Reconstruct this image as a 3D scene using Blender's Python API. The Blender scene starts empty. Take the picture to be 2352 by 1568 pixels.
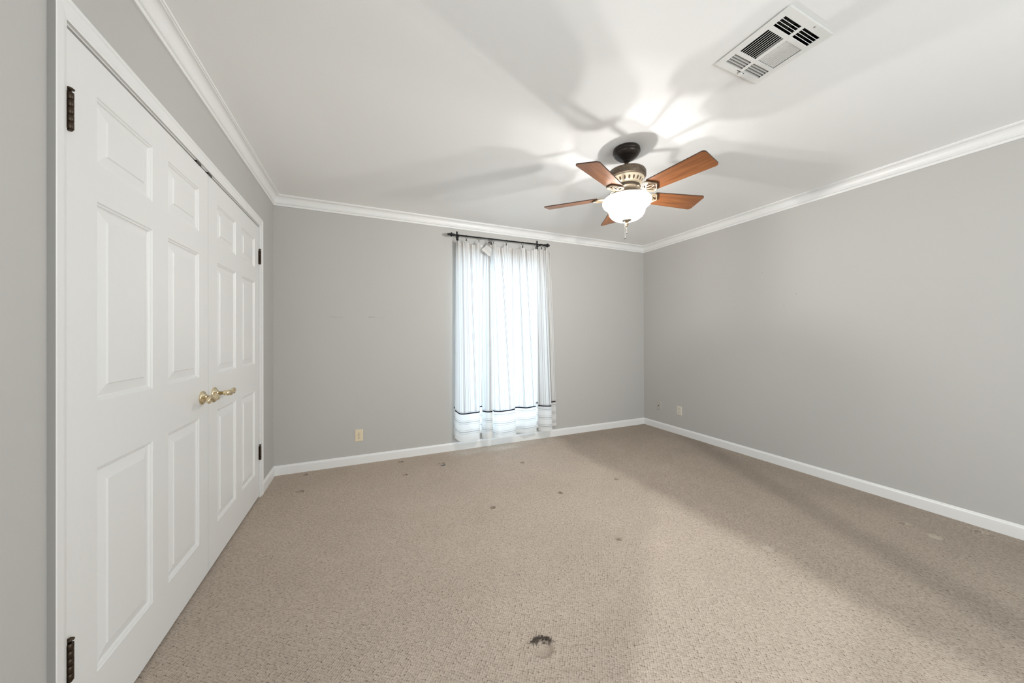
import bpy, bmesh, math, random
from mathutils import Vector, Matrix
random.seed(7)
PI = math.pi
S = bpy.context.scene
COL = S.collection

# ------------------------------------------------------------------ camera
XL, XR, YB, ZC = -0.7283, 3.5281, 3.4993, 2.437        # room: left, right, back, ceiling
YF = -1.90                                            # wall behind the camera
cam_d = bpy.data.cameras.new('camera'); cam = bpy.data.objects.new('camera', cam_d); COL.objects.link(cam)
R_ = Vector((0.91532692, -0.40269813, -0.00329401)); U_ = Vector((0.00197826, -0.00368322, 0.99999126)); F_ = Vector((0.40270675, 0.91532543, 0.0025747))
cam.matrix_world = Matrix(((R_.x, U_.x, -F_.x, 0), (R_.y, U_.y, -F_.y, 0), (R_.z, U_.z, -F_.z, 1.19365), (0, 0, 0, 1)))
cam_d.sensor_width = 36.0; cam_d.lens = 768.818 / 2352 * 36.0
cam_d.shift_y = (772.772 - 784.0) / 2352
cam_d.clip_start = 0.02; cam_d.clip_end = 100
S.camera = cam
# ------------------------------------------------------------------ look
S.view_settings.view_transform = 'Standard'; S.view_settings.look = 'None'
S.view_settings.gamma = 1.0; S.view_settings.use_curve_mapping = False
S.view_settings.exposure = 0.04
S.cycles.use_denoising = True
S.cycles.max_bounces = 14; S.cycles.diffuse_bounces = 8; S.cycles.transparent_max_bounces = 12
S.cycles.sample_clamp_indirect = 6.0
# ------------------------------------------------------------------ daylight and added fill
W = bpy.data.worlds.new('sky'); S.world = W; W.use_nodes = True
W.node_tree.nodes['Background'].inputs[0].default_value = (0.78, 0.90, 1.0, 1)
W.node_tree.nodes['Background'].inputs[1].default_value = 1.2

def area(name, loc, aim, sx, sy, power, colr):
    d = bpy.data.lights.new(name, 'AREA'); d.shape = 'RECTANGLE'; d.size = sx; d.size_y = sy
    d.energy = power; d.color = colr
    o = bpy.data.objects.new(name, d); COL.objects.link(o); o.location = loc
    o.rotation_euler = Vector(aim).to_track_quat('-Z', 'Y').to_euler()
    return o
WX0, WX1, WZ0, WZ1 = 0.93, 1.88, 0.20, 2.03            # window in the back wall
VX0, VX1, VZ0, VZ1 = 0.9, 3.1, 0.45, 2.15              # unseen window added behind the camera for fill light
SY0, SY1, SZ0, SZ1 = -0.85, 0.45, 0.05, 2.05           # unseen opening added at the near end of the left wall for fill
area('daylight_back', ((WX0 + WX1) / 2, YB + 0.45, (WZ0 + WZ1) / 2), (0, -1, 0), 1.1, 2.0, 52, (0.60, 0.785, 1.0))
area('fill_front', ((VX0 + VX1) / 2, YF - 0.30, (VZ0 + VZ1) / 2), (-0.7, 1, 0), 2.3, 1.8, 96, (0.93, 0.97, 1.0))  # fill light added behind the camera, aimed towards the left wall
area('fill_left', (XL - 0.45, (SY0 + SY1) / 2, (SZ0 + SZ1) / 2), (1, 0, 0), 1.3, 1.9, 24, (0.95, 0.98, 1.0))  # fill light added out of view to brighten the right wall
FX, FY = 1.5911, 1.7218                                # ceiling fan axis
BULB_POWER = 45
def bulb(name, dx, dy):
    d = bpy.data.lights.new(name, 'POINT'); d.energy = BULB_POWER; d.shadow_soft_size = 0.010; d.color = (1.0, 0.985, 0.965)
    # upward light is cut by an added profile, to even out the ceiling
    d.use_nodes = True; t = d.node_tree; em = t.nodes['Emission']
    g = t.nodes.new('ShaderNodeNewGeometry'); sx = t.nodes.new('ShaderNodeSeparateXYZ'); mx = t.nodes.new('ShaderNodeMath'); mx.operation = 'MAXIMUM'; dv = t.nodes.new('ShaderNodeMath'); dv.operation = 'DIVIDE'; mn = t.nodes.new('ShaderNodeMath'); mn.operation = 'MINIMUM'
    t.links.new(g.outputs['Incoming'], sx.inputs[0]); t.links.new(sx.outputs[2], mx.inputs[0]); mx.inputs[1].default_value = 0.02
    dv.inputs[0].default_value = 0.20; t.links.new(mx.outputs[0], dv.inputs[1])
    pw = t.nodes.new('ShaderNodeMath'); pw.operation = 'POWER'; pw.inputs[1].default_value = 1.55; t.links.new(dv.outputs[0], pw.inputs[0]); t.links.new(pw.outputs[0], mn.inputs[0]); mn.inputs[1].default_value = 1.0
    t.links.new(mn.outputs[0], em.inputs['Strength'])
    o = bpy.data.objects.new(name, d); COL.objects.link(o); o.location = (FX + dx, FY + dy, 2.008)
bulb('fan_bulb', 0.064, 0.012); bulb('fan_bulb', -0.064, -0.012)

# ------------------------------------------------------------------ materials
class NT:
    def __init__(s, name):
        s.m = bpy.data.materials.new(name); s.m.use_nodes = True; s.t = s.m.node_tree; s.t.nodes.clear()
        s.out = s.t.nodes.new('ShaderNodeOutputMaterial')
    def n(s, typ, **kw):
        x = s.t.nodes.new('ShaderNode' + typ)
        for k, v in kw.items(): setattr(x, k, v)
        return x
    def lk(s, a, b): s.t.links.new(a, b)
    def put(s, sock, v):
        if hasattr(v, 'is_linked'): s.lk(v, sock)
        else: sock.default_value = v
    def math(s, op, a, b=0.0, clamp=False):
        x = s.n('Math', operation=op); x.use_clamp = clamp; s.put(x.inputs[0], a)
        if len(x.inputs) > 1: s.put(x.inputs[1], b)
        return x.outputs[0]
    def smooth(s, v, a, b):
        x = s.n('MapRange'); x.interpolation_type = 'SMOOTHSTEP'; s.put(x.inputs['Value'], v)
        x.inputs['From Min'].default_value = a; x.inputs['From Max'].default_value = b
        return x.outputs['Result']
    def mix(s, f, a, b, mode='MIX'):
        x = s.n('Mix', data_type='RGBA'); x.blend_type = mode; s.put(x.inputs[0], f)
        s.put(x.inputs[6], (*a, 1) if isinstance(a, tuple) else a); s.put(x.inputs[7], (*b, 1) if isinstance(b, tuple) else b)
        return x.outputs[2]
    def coord(s, which='Object'): return s.n('TexCoord').outputs[which]
    def xyz(s, v):
        x = s.n('SeparateXYZ'); s.lk(v, x.inputs[0]); return x.outputs
    def noise(s, vec, scale, detail=2, rough=0.5):
        x = s.n('TexNoise'); s.lk(vec, x.inputs['Vector']); x.inputs['Scale'].default_value = scale
        x.inputs['Detail'].default_value = detail; x.inputs['Roughness'].default_value = rough
        return x.outputs['Fac']
    def mapping(s, vec, scale=(1, 1, 1), rot=(0, 0, 0)):
        x = s.n('Mapping'); s.lk(vec, x.inputs[0]); x.inputs['Scale'].default_value = scale; x.inputs['Rotation'].default_value = rot
        return x.outputs[0]
    def bsdf(s, base, rough=0.5, metal=0.0, bump=None, bs=0.3, bd=0.001, spec=0.5):
        b = s.n('BsdfPrincipled'); s.put(b.inputs['Base Color'], (*base, 1) if isinstance(base, tuple) else base)
        s.put(b.inputs['Roughness'], rough); b.inputs['Metallic'].default_value = metal
        b.inputs['Specular IOR Level'].default_value = spec
        if bump is not None:
            p = s.n('Bump'); p.inputs['Strength'].default_value = bs; p.inputs['Distance'].default_value = bd
            s.lk(bump, p.inputs['Height']); s.lk(p.outputs[0], b.inputs['Normal'])
        s.lk(b.outputs[0], s.out.inputs[0]); return b

def plain(name, c, rough=0.5, metal=0.0, spec=0.5):
    t = NT(name); t.bsdf(c, rough, metal, spec=spec); return t.m

def wall_mat(name, base, marks=None):
    t = NT(name); co = t.coord(); n = t.noise(co, 260, 3, 0.6); big = t.noise(co, 2.2, 2)
    c = t.mix(t.math('MULTIPLY', big, 0.25), base, tuple(x * 0.93 for x in base))
    if marks: c = marks(t, co, c)
    t.bsdf(c, 0.62, bump=n, bs=0.22, bd=0.0012, spec=0.3); return t.m
WALL = (0.485, 0.474, 0.455)
def marks_right(t, co, c):
    x, y, z = t.xyz(co)
    for (py, pz, r) in ((1.9899, 1.8133, .0035), (1.7121, 1.5731, .0035), (1.811, 1.4768, .003), (2.26, 1.483, .003)):
        d = t.math('SQRT', t.math('ADD', t.math('POWER', t.math('SUBTRACT', y, py), 2), t.math('POWER', t.math('SUBTRACT', z, pz), 2)))
        c = t.mix(t.math('MULTIPLY', t.math('LESS_THAN', d, r), 0.55), c, (0.10, 0.09, 0.08))
    return c
def marks_back(t, co, c):
    x, y, z = t.xyz(co)
    for (a, b, pz, k) in ((-.30, -.185, 1.388, .16), (.035, .062, 1.394, .38), (.066, .09, 1.394, .34), (.11, .19, 1.391, .10)):
        m = t.math('MULTIPLY', t.math('MULTIPLY', t.math('GREATER_THAN', x, a), t.math('LESS_THAN', x, b)),
                   t.math('LESS_THAN', t.math('ABSOLUTE', t.math('SUBTRACT', z, pz)), .0035))
        c = t.mix(t.math('MULTIPLY', m, k), c, (0.16, 0.12, 0.10))
    return c
M = {}
M['wall'] = wall_mat('grey_wall_paint', WALL)
M['wall_right'] = wall_mat('grey_wall_paint_with_nail_holes', WALL, marks_right)
M['wall_back'] = wall_mat('grey_wall_paint_with_scuffs', WALL, marks_back)
M['ceiling'] = wall_mat('white_ceiling_paint', (0.875, 0.872, 0.864))
M['trim'] = plain('white_trim_paint', (0.775, 0.77, 0.76), 0.35)
M['casing_side'] = wall_mat('darker_grey_casing_edge', (0.36, 0.35, 0.335))
def door_mat():
    t = NT('white_moulded_door_paint'); co = t.coord()
    g = t.noise(t.mapping(co, (14, 160, 7)), 2.2, 4, 0.65)
    t.bsdf((0.765, 0.76, 0.748), 0.38, bump=g, bs=0.30, bd=0.0016); return t.m
M['door'] = door_mat()
M['dark'] = plain('dark_void', (0.012, 0.011, 0.010), 0.9)
M['hinge'] = plain('oil_rubbed_bronze', (0.055, 0.038, 0.025), 0.38, 0.75)
M['brass'] = plain('polished_brass', (0.78, 0.66, 0.45), 0.16, 1.0)
M['black'] = plain('black_iron', (0.012, 0.012, 0.013), 0.4, 0.4)
M['vent'] = plain('white_enamel', (0.82, 0.82, 0.80), 0.4)
M['louvre'] = plain('shade_tinted_enamel', (0.50, 0.49, 0.47), 0.5)  # white enamel darkened to paint shade on the slats tilted from the light
M['damper'] = plain('dull_galvanised_blade', (0.16, 0.155, 0.14), 0.55, 0.3)
M['ivory'] = plain('ivory_plastic', (0.72, 0.62, 0.45), 0.35)
M['ivory_pale'] = plain('pale_ivory_plastic', (0.66, 0.62, 0.53), 0.35)
M['grey_plate'] = plain('painted_cable_plate', (0.46, 0.44, 0.40), 0.5)
M['slot'] = plain('outlet_slot', (0.03, 0.025, 0.02), 0.6)
M['screw'] = plain('steel_screw', (0.45, 0.43, 0.40), 0.35, 0.9)
M['chain'] = plain('antique_brass_chain', (0.035, 0.027, 0.018), 0.6, 0.0)
M['frame'] = plain('white_vinyl_window', (0.80, 0.80, 0.80), 0.4)
def bronze():
    t = NT('antique_bronze'); co = t.coord(); n = t.noise(co, 160, 3, .7)
    c = t.mix(t.smooth(n, .35, .7), (0.085, 0.062, 0.045), (0.19, 0.145, 0.10))
    t.bsdf(c, 0.42, 0.55, bump=n, bs=.1, bd=.0006); return t.m
M['bronze'] = bronze()
M['bronze_dark'] = plain('dark_bronze', (0.035, 0.028, 0.024), 0.34, 0.6)
def bronze_lit():
    t = NT('brushed_antique_bronze'); co = t.coord(); n = t.noise(co, 140, 3, .7)
    c = t.mix(t.smooth(n, .3, .75), (0.26, 0.20, 0.13), (0.42, 0.33, 0.22)); t.bsdf(c, 0.45, 0.35); return t.m
M['bronze_lit'] = bronze_lit()
def vent_ring():
    t = NT('bronze_ring_with_slots'); co = t.coord(); x, y, z = t.xyz(co)
    a = t.math('ARCTAN2', y, x); f = t.math('FRACT', t.math('MULTIPLY', a, 22 / (2 * PI)))
    d = t.math('ADD', t.math('POWER', t.math('MULTIPLY', t.math('SUBTRACT', f, .5), 4.6), 2), t.math('POWER', t.math('MULTIPLY', t.math('SUBTRACT', z, 2.212 - ZC), 95), 2))
    m = t.math('LESS_THAN', d, 1.0)
    t.bsdf(t.mix(m, (0.80, 0.68, 0.50), (0.10, 0.06, 0.035)), 0.45, 0.1); return t.m
M['vent_ring'] = vent_ring()
M['bracket'] = plain('dark_antique_bronze', (0.24, 0.185, 0.125), 0.5, 0.3)
M['finial'] = plain('satin_antique_brass', (0.12, 0.088, 0.056), 0.5, 0.1)
M['web'] = plain('brown_bracket_recess', (0.10, 0.05, 0.025), 0.5)
M['fitter'] = plain('aged_bronze', (0.115, 0.088, 0.058), 0.45, 0.4)
def wood():
    t = NT('cherry_wood_veneer'); co = t.coord('UV')
    g = t.noise(t.mapping(co, (3.5, 55, 1)), 1.0, 5, .62); g2 = t.noise(t.mapping(co, (1.5, 16, 1)), 1.0, 3)
    c = t.mix(t.smooth(g, .3, .72), (0.125, 0.042, 0.014), (0.235, 0.092, 0.032))
    c = t.mix(t.math('MULTIPLY', t.smooth(g2, .4, .7), .45), c, (0.105, 0.034, 0.011))
    t.bsdf(c, 0.32); return t.m
M['wood'] = wood()
M['wood_edge'] = plain('dark_wood_edge', (0.05, 0.022, 0.010), 0.4)
def opal():
    t = NT('opal_glass'); tr = t.n('BsdfTranslucent'); tr.inputs[0].default_value = (0.95, 0.92, 0.86, 1)
    df = t.n('BsdfDiffuse'); df.inputs[0].default_value = (0.9, 0.88, 0.84, 1)
    gl = t.n('BsdfGlossy'); gl.inputs['Roughness'].default_value = .15
    m = t.n('MixShader'); m.inputs[0].default_value = .35; t.lk(tr.outputs[0], m.inputs[1]); t.lk(df.outputs[0], m.inputs[2])
    m2 = t.n('MixShader'); m2.inputs[0].default_value = .05; t.lk(m.outputs[0], m2.inputs[1]); t.lk(gl.outputs[0], m2.inputs[2])
    tp = t.n('BsdfTransparent'); tp.inputs[0].default_value = (1, .985, .96, 1)
    m3 = t.n('MixShader'); m3.inputs[0].default_value = .38; t.lk(tp.outputs[0], m3.inputs[1]); t.lk(m2.outputs[0], m3.inputs[2])
    t.lk(m3.outputs[0], t.out.inputs[0]); return t.m
M['opal'] = opal()
def pane():
    t = NT('window_glass'); tr = t.n('BsdfTransparent'); tr.inputs[0].default_value = (.95, .98, .97, 1)
    gl = t.n('BsdfGlossy'); gl.inputs['Roughness'].default_value = .02
    m = t.n('MixShader'); m.inputs[0].default_value = .07; t.lk(tr.outputs[0], m.inputs[1]); t.lk(gl.outputs[0], m.inputs[2])
    t.lk(m.outputs[0], t.out.inputs[0]); return t.m
M['glass'] = pane()

def curtain_mat(name, offs, phase):
    """white cotton, brown/grey stripe groups along the drop, a black band and cross stripes near the hem. UV: u metres of cloth, v metres above hem"""
    t = NT(name); uv = t.coord('UV'); u, v, _ = t.xyz(uv)
    base = (0.83, 0.82, 0.80); brown = (0.17, 0.115, 0.095); grey = (0.42, 0.41, 0.41); pale = (0.66, 0.65, 0.64)
    def ramp(val, items, period_end):
        r = t.n('ValToRGB'); r.color_ramp.interpolation = 'CONSTANT'; e = r.color_ramp.elements
        e[0].position = 0; e[0].color = (*base, 1)
        pts = []
        for a, w, c in items: pts += [(a, c), (a + w, base)]
        first = True
        for p_, c in pts:
            if first: x = e[1]; x.position = p_; first = False
            else: x = e.new(p_)
            x.color = (*c, 1)
        t.lk(val, r.inputs[0]); return r.outputs[0]
    P = 0.130
    fu = t.math('FRACT', t.math('DIVIDE', t.math('ADD', u, phase), P))
    vert = ramp(fu, [(.06, .030, brown), (.125, .045, brown), (.205, .030, brown), (.29, .018, pale), (.35, .022, grey), (.42, .018, pale), (.49, .030, grey), (.545, .022, grey), (.62, .018, pale), (.69, .022, brown), (.745, .018, grey), (.82, .018, pale), (.90, .022, grey)], 1)
    hz = []
    H = 0.42
    for o in offs:
        hz += [((o - .020) / H, .0035 / H, grey), ((o - .005) / H, .009 / H, grey), ((o + .016) / H, .0035 / H, grey)]
    hz = sorted(hz)
    hor = ramp(t.math('DIVIDE', v, H, True), hz, 1)
    BAND = 0.288
    c = t.mix(t.math('GREATER_THAN', v, BAND), hor, vert)
    near = t.math('MULTIPLY', t.math('GREATER_THAN', v, BAND), t.math('LESS_THAN', v, BAND + .022))
    c = t.mix(t.math('MULTIPLY', near, .45), c, (0.30, 0.26, 0.25))
    band = t.math('LESS_THAN', t.math('ABSOLUTE', t.math('SUBTRACT', v, BAND)), .0065)
    c = t.mix(band, c, (0.012, 0.011, 0.018))
    weave = t.noise(t.mapping(uv, (900, 900, 1)), 1.0, 1)
    df = t.n('BsdfDiffuse'); t.lk(c, df.inputs[0]); tl = t.n('BsdfTranslucent'); t.lk(t.mix(t.math('SUBTRACT', .50, t.math('MULTIPLY', band, .50)), c, (0.80, 0.80, 0.80)), tl.inputs[0])   # dyed yarn lets part of the daylight through
    b = t.n('Bump'); b.inputs['Strength'].default_value = .15; b.inputs['Distance'].default_value = .0005; t.lk(weave, b.inputs['Height'])
    t.lk(b.outputs[0], df.inputs['Normal'])
    m = t.n('MixShader'); m.inputs[0].default_value = .30; t.lk(df.outputs[0], m.inputs[1]); t.lk(tl.outputs[0], m.inputs[2])
    t.lk(m.outputs[0], t.out.inputs[0]); return t.m

DENTS = [  # x, y, radius, depth, kind
    (0.3136, 3.385, .026, .013, 'arc'), (0.3182, 3.045, .024, .010, 'arc'), (0.6620, 3.180, .034, .013, 'arc'), (-0.4822, 3.405, .024, .013, 'arc'),
    (-0.4677, 3.045, .034, .013, 'arc'), (1.3751, 2.882, .020, .013, 'arc'), (1.9321, 2.222, .018, .014, 'arc'), (1.3710, 2.205, .020, .014, 'arc'),
    (0.8190, 2.207, .020, .014, 'arc'), (0.6230, 1.135, .040, .012, 'stain'), (2.0830, 1.150, .036, .006, 'light'), (3.1351, 0.940, .030, .012, 'arc'),
    (3.1067, 0.812, .034, .004, 'light'), (3.4250, 0.708, .034, .012, 'arc'), (1.3685, 1.556, .016, .011, 'arc')]
def carpet():
    t = NT('berber_loop_carpet'); co = t.coord(); x, y, z = t.xyz(co)
    mp = t.mapping(co, (1, 1, 0), (0, 0, math.radians(38)))
    wob = t.n('TexNoise'); t.lk(co, wob.inputs['Vector']); wob.inputs['Scale'].default_value = 110; wob.inputs['Detail'].default_value = 2
    va = t.n('VectorMath', operation='MULTIPLY_ADD'); t.lk(wob.outputs['Color'], va.inputs[0]); va.inputs[1].default_value = (.0055, .0055, 0); t.lk(mp, va.inputs[2])
    vo = t.n('TexVoronoi'); vo.voronoi_dimensions = '2D'; vo.feature = 'F1'; t.lk(va.outputs[0], vo.inputs['Vector'])
    vo.inputs['Scale'].default_value = 1 / .0088; vo.inputs['Randomness'].default_value = .45
    d = vo.outputs['Distance']
    cell = t.xyz(vo.outputs['Color'])[0]
    fine = t.noise(co, 900, 2, .7)
    hgt = t.math('ADD', t.math('SUBTRACT', 1.0, t.math('POWER', t.math('MULTIPLY', d, 1.35), 2)), t.math('MULTIPLY', fine, .55))
    base = t.mix(cell, (0.456, 0.380, 0.313), (0.556, 0.470, 0.394))
    spot = t.math('MULTIPLY', t.smooth(d, .46, .80), t.math('ADD', .50, t.math('MULTIPLY', t.smooth(t.noise(co, 150, 2, .6), .40, .62), .50)))
    c = t.mix(spot, base, (0.120, 0.083, 0.058))
    c = t.mix(t.math('MULTIPLY', t.math('SUBTRACT', fine, .5), .5), c, (0.62, 0.53, 0.44))
    # lay of the pile: brushed strokes left by a vacuum cleaner
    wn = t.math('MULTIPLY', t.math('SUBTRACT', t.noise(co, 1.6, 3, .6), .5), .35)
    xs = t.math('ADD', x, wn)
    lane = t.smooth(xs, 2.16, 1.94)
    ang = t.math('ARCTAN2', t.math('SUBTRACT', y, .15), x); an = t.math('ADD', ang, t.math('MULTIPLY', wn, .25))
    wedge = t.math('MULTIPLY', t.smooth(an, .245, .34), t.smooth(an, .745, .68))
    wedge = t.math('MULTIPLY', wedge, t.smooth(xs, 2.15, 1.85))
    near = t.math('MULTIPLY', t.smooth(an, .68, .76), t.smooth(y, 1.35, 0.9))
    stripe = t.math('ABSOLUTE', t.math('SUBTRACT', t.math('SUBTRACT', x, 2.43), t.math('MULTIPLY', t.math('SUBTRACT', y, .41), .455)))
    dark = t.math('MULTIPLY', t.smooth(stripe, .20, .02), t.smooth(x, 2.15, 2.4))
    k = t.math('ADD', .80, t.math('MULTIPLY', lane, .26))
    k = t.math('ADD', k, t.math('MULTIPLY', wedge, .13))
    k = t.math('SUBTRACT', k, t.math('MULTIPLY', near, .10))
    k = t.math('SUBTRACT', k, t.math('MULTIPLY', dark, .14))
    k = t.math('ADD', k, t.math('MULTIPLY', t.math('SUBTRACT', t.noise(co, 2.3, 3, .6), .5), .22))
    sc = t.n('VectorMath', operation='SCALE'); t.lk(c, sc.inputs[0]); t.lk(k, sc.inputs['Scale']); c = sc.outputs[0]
    flat = None
    for (dx, dy, r, dep, kind) in DENTS:
        if not kind: continue
        ex = t.math('SUBTRACT', x, dx); ey = t.math('SUBTRACT', y, dy)
        rr = t.math('SQRT', t.math('ADD', t.math('POWER', ex, 2), t.math('POWER', ey, 2)))
        if kind == 'light':
            c = t.mix(t.math('MULTIPLY', t.smooth(rr, r, r * .6), .55), c, (0.60, 0.53, 0.45))
        elif kind == 'arc':      # dent shade painted as a dark far-side arc, crushed pile inside
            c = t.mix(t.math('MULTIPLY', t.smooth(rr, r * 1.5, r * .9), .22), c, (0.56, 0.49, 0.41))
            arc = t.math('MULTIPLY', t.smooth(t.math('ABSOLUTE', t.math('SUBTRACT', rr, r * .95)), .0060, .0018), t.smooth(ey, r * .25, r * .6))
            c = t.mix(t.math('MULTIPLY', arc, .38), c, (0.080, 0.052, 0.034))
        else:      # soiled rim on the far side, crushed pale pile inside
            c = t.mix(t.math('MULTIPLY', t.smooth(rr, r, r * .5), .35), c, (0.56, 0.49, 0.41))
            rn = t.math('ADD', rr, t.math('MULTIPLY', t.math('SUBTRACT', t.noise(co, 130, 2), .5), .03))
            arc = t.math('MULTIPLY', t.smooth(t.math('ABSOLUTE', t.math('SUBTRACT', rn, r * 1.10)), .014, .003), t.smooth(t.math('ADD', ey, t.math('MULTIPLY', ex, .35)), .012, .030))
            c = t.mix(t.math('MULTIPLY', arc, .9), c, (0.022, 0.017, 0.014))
    ex = t.math('SUBTRACT', x, .6704); ey = t.math('SUBTRACT', y, 3.1335)
    rr = t.math('SQRT', t.math('ADD', t.math('POWER', ex, 2), t.math('POWER', ey, 2)))
    c = t.mix(t.math('MULTIPLY', t.smooth(rr, .030, .014), .8), c, (0.10, 0.11, 0.13))
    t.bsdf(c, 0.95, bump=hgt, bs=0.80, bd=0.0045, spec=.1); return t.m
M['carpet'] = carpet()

# ------------------------------------------------------------------ mesh helpers
class MB:
    def __init__(s): s.b = bmesh.new(); s.uv = s.b.loops.layers.uv.new('UVMap')
    def face(s, pts, mi=0, smooth=False, uvs=None):
        f = s.b.faces.new([p if isinstance(p, bmesh.types.BMVert) else s.b.verts.new(p) for p in pts]); f.material_index = mi; f.smooth = smooth
        if uvs:
            for l, q in zip(f.loops, uvs): l[s.uv].uv = q
        return f
    def box(s, a, b, mi=0):
        x0, y0, z0 = a; x1, y1, z1 = b
        v = [s.b.verts.new(p) for p in ((x0, y0, z0), (x1, y0, z0), (x1, y1, z0), (x0, y1, z0), (x0, y0, z1), (x1, y0, z1), (x1, y1, z1), (x0, y1, z1))]
        for q in ((3, 2, 1, 0), (4, 5, 6, 7), (0, 1, 5, 4), (1, 2, 6, 5), (2, 3, 7, 6), (3, 0, 4, 7)): s.face([v[i] for i in q], mi)
    def obox(s, c, ax, ay, az, hx, hy, hz, mi=0):
        c = Vector(c); v = []
        for dz in (-1, 1):
            for dx, dy in ((-1, -1), (1, -1), (1, 1), (-1, 1)): v.append(s.b.verts.new(c + ax * hx * dx + ay * hy * dy + az * hz * dz))
        for q in ((3, 2, 1, 0), (4, 5, 6, 7), (0, 1, 5, 4), (1, 2, 6, 5), (2, 3, 7, 6), (3, 0, 4, 7)): s.face([v[i] for i in q], mi)
    def grid(s, rows, mi=0, smooth=True, close=False, uvf=None):
        vs = [[s.b.verts.new(p) for p in r] for r in rows]
        for i in range(len(rows) - 1):
            n = len(rows[i])
            for j in range(n if close else n - 1):
                k = (j + 1) % n
                s.face([vs[i][j], vs[i][k], vs[i + 1][k], vs[i + 1][j]], mi, smooth, [uvf(i, j), uvf(i, j + 1), uvf(i + 1, j + 1), uvf(i + 1, j)] if uvf else None)
        return vs
    def lathe(s, prof, c=(0, 0), seg=48, mi=0, caps=True):
        rows = [[(c[0] + max(r, 1e-5) * math.cos(2 * PI * k / seg), c[1] + max(r, 1e-5) * math.sin(2 * PI * k / seg), z) for k in range(seg)] for r, z in prof]
        vs = s.grid(rows, mi, True, True)
        if caps:
            if prof[0][0] > 1e-4: s.face(vs[0][::-1], mi)
            if prof[-1][0] > 1e-4: s.face(vs[-1], mi)
    def lathe_axis(s, prof, o, d, seg=24, mi=0):
        d = Vector(d).normalized(); a = d.orthogonal().normalized(); b = d.cross(a); o = Vector(o)
        rows = [[o + d * t + (a * math.cos(2 * PI * k / seg) + b * math.sin(2 * PI * k / seg)) * max(r, 1e-5) for k in range(seg)] for r, t in prof]
        vs = s.grid(rows, mi, True, True); s.face(vs[0][::-1], mi); s.face(vs[-1], mi)
    def tube(s, pts, rad, seg=10, mi=0, closed=False, flat=1.0, up=None):
        pts = [Vector(p) for p in pts]; n = len(pts); rows = []; prev = None
        for i, p in enumerate(pts):
            if closed: d = pts[(i + 1) % n] - pts[i - 1]
            else: d = pts[min(i + 1, n - 1)] - pts[max(i - 1, 0)]
            d.normalize()
            if up is not None: a = d.cross(Vector(up)).normalized()
            elif prev is None: a = d.orthogonal().normalized()
            else: a = (prev - d * prev.dot(d)).normalized()
            prev = a; b = d.cross(a); r = rad[i] if hasattr(rad, '__len__') else rad
            rows.append([p + a * r * math.cos(2 * PI * k / seg) + b * r * flat * math.sin(2 * PI * k / seg) for k in range(seg)])
        if closed: rows.append(rows[0])
        vs = s.grid(rows, mi, True, True)
        if not closed: s.face(vs[0][::-1], mi); s.face(vs[-1], mi)
    def sphere(s, c, r, seg=12, rings=8, sz=1.0, mi=0):
        s.lathe([(r * math.sin(PI * i / rings), c[2] - r * sz * math.cos(PI * i / rings)) for i in range(rings + 1)], (c[0], c[1]), seg, mi, False)
    def prism(s, poly, z0, z1, mi=0):     # poly in xy
        a = [s.b.verts.new((x, y, z0)) for x, y in poly]; b = [s.b.verts.new((x, y, z1)) for x, y in poly]
        s.face(a[::-1], mi); s.face(b, mi)
        for i in range(len(poly)): s.face([a[i], a[(i + 1) % len(poly)], b[(i + 1) % len(poly)], b[i]], mi)
    def build(s, name, mats, parent=None, merge=True, bevel=0, xf=None, fix=True):
        if merge: bmesh.ops.remove_doubles(s.b, verts=s.b.verts, dist=1e-6)
        if fix: bmesh.ops.recalc_face_normals(s.b, faces=s.b.faces)
        if xf is not None: s.b.transform(xf)
        me = bpy.data.meshes.new(name); s.b.to_mesh(me); s.b.free()
        for m in (mats if isinstance(mats, (list, tuple)) else [mats]): me.materials.append(m)
        o = bpy.data.objects.new(name, me); COL.objects.link(o)
        if parent is not None: o.parent = parent
        if bevel:
            md = o.modifiers.new('bevel', 'BEVEL'); md.width = bevel; md.segments = 2; md.limit_method = 'ANGLE'; md.angle_limit = math.radians(40)
        return o

def thing(o, label, cat, group=None):
    o['label'] = label; o['category'] = cat
    if group: o['group'] = group
    return o
def struct(o, label=None):
    o['kind'] = 'structure'
    if label: o['label'] = label
    return o
def empty(name, loc=(0, 0, 0), rz=0, parent=None):
    o = bpy.data.objects.new(name, None); COL.objects.link(o); o.location = loc; o.rotation_euler = (0, 0, rz); o.empty_display_size = .05
    if parent is not None: o.parent = parent
    return o
def crom(pts, n):
    """Catmull-Rom through pts -> n*(len-1)+1 points"""
    P = [Vector(p) for p in pts]; P = [P[0] * 2 - P[1]] + P + [P[-1] * 2 - P[-2]]; out = []
    for i in range(1, len(P) - 2):
        a, b, c, d = P[i - 1:i + 3]
        for k in range(n):
            t = k / n
            out.append(.5 * (2 * b + (c - a) * t + (2 * a - 5 * b + 4 * c - d) * t * t + (3 * b - a - 3 * c + d) * t ** 3))
    out.append(P[-2]); return out

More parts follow.
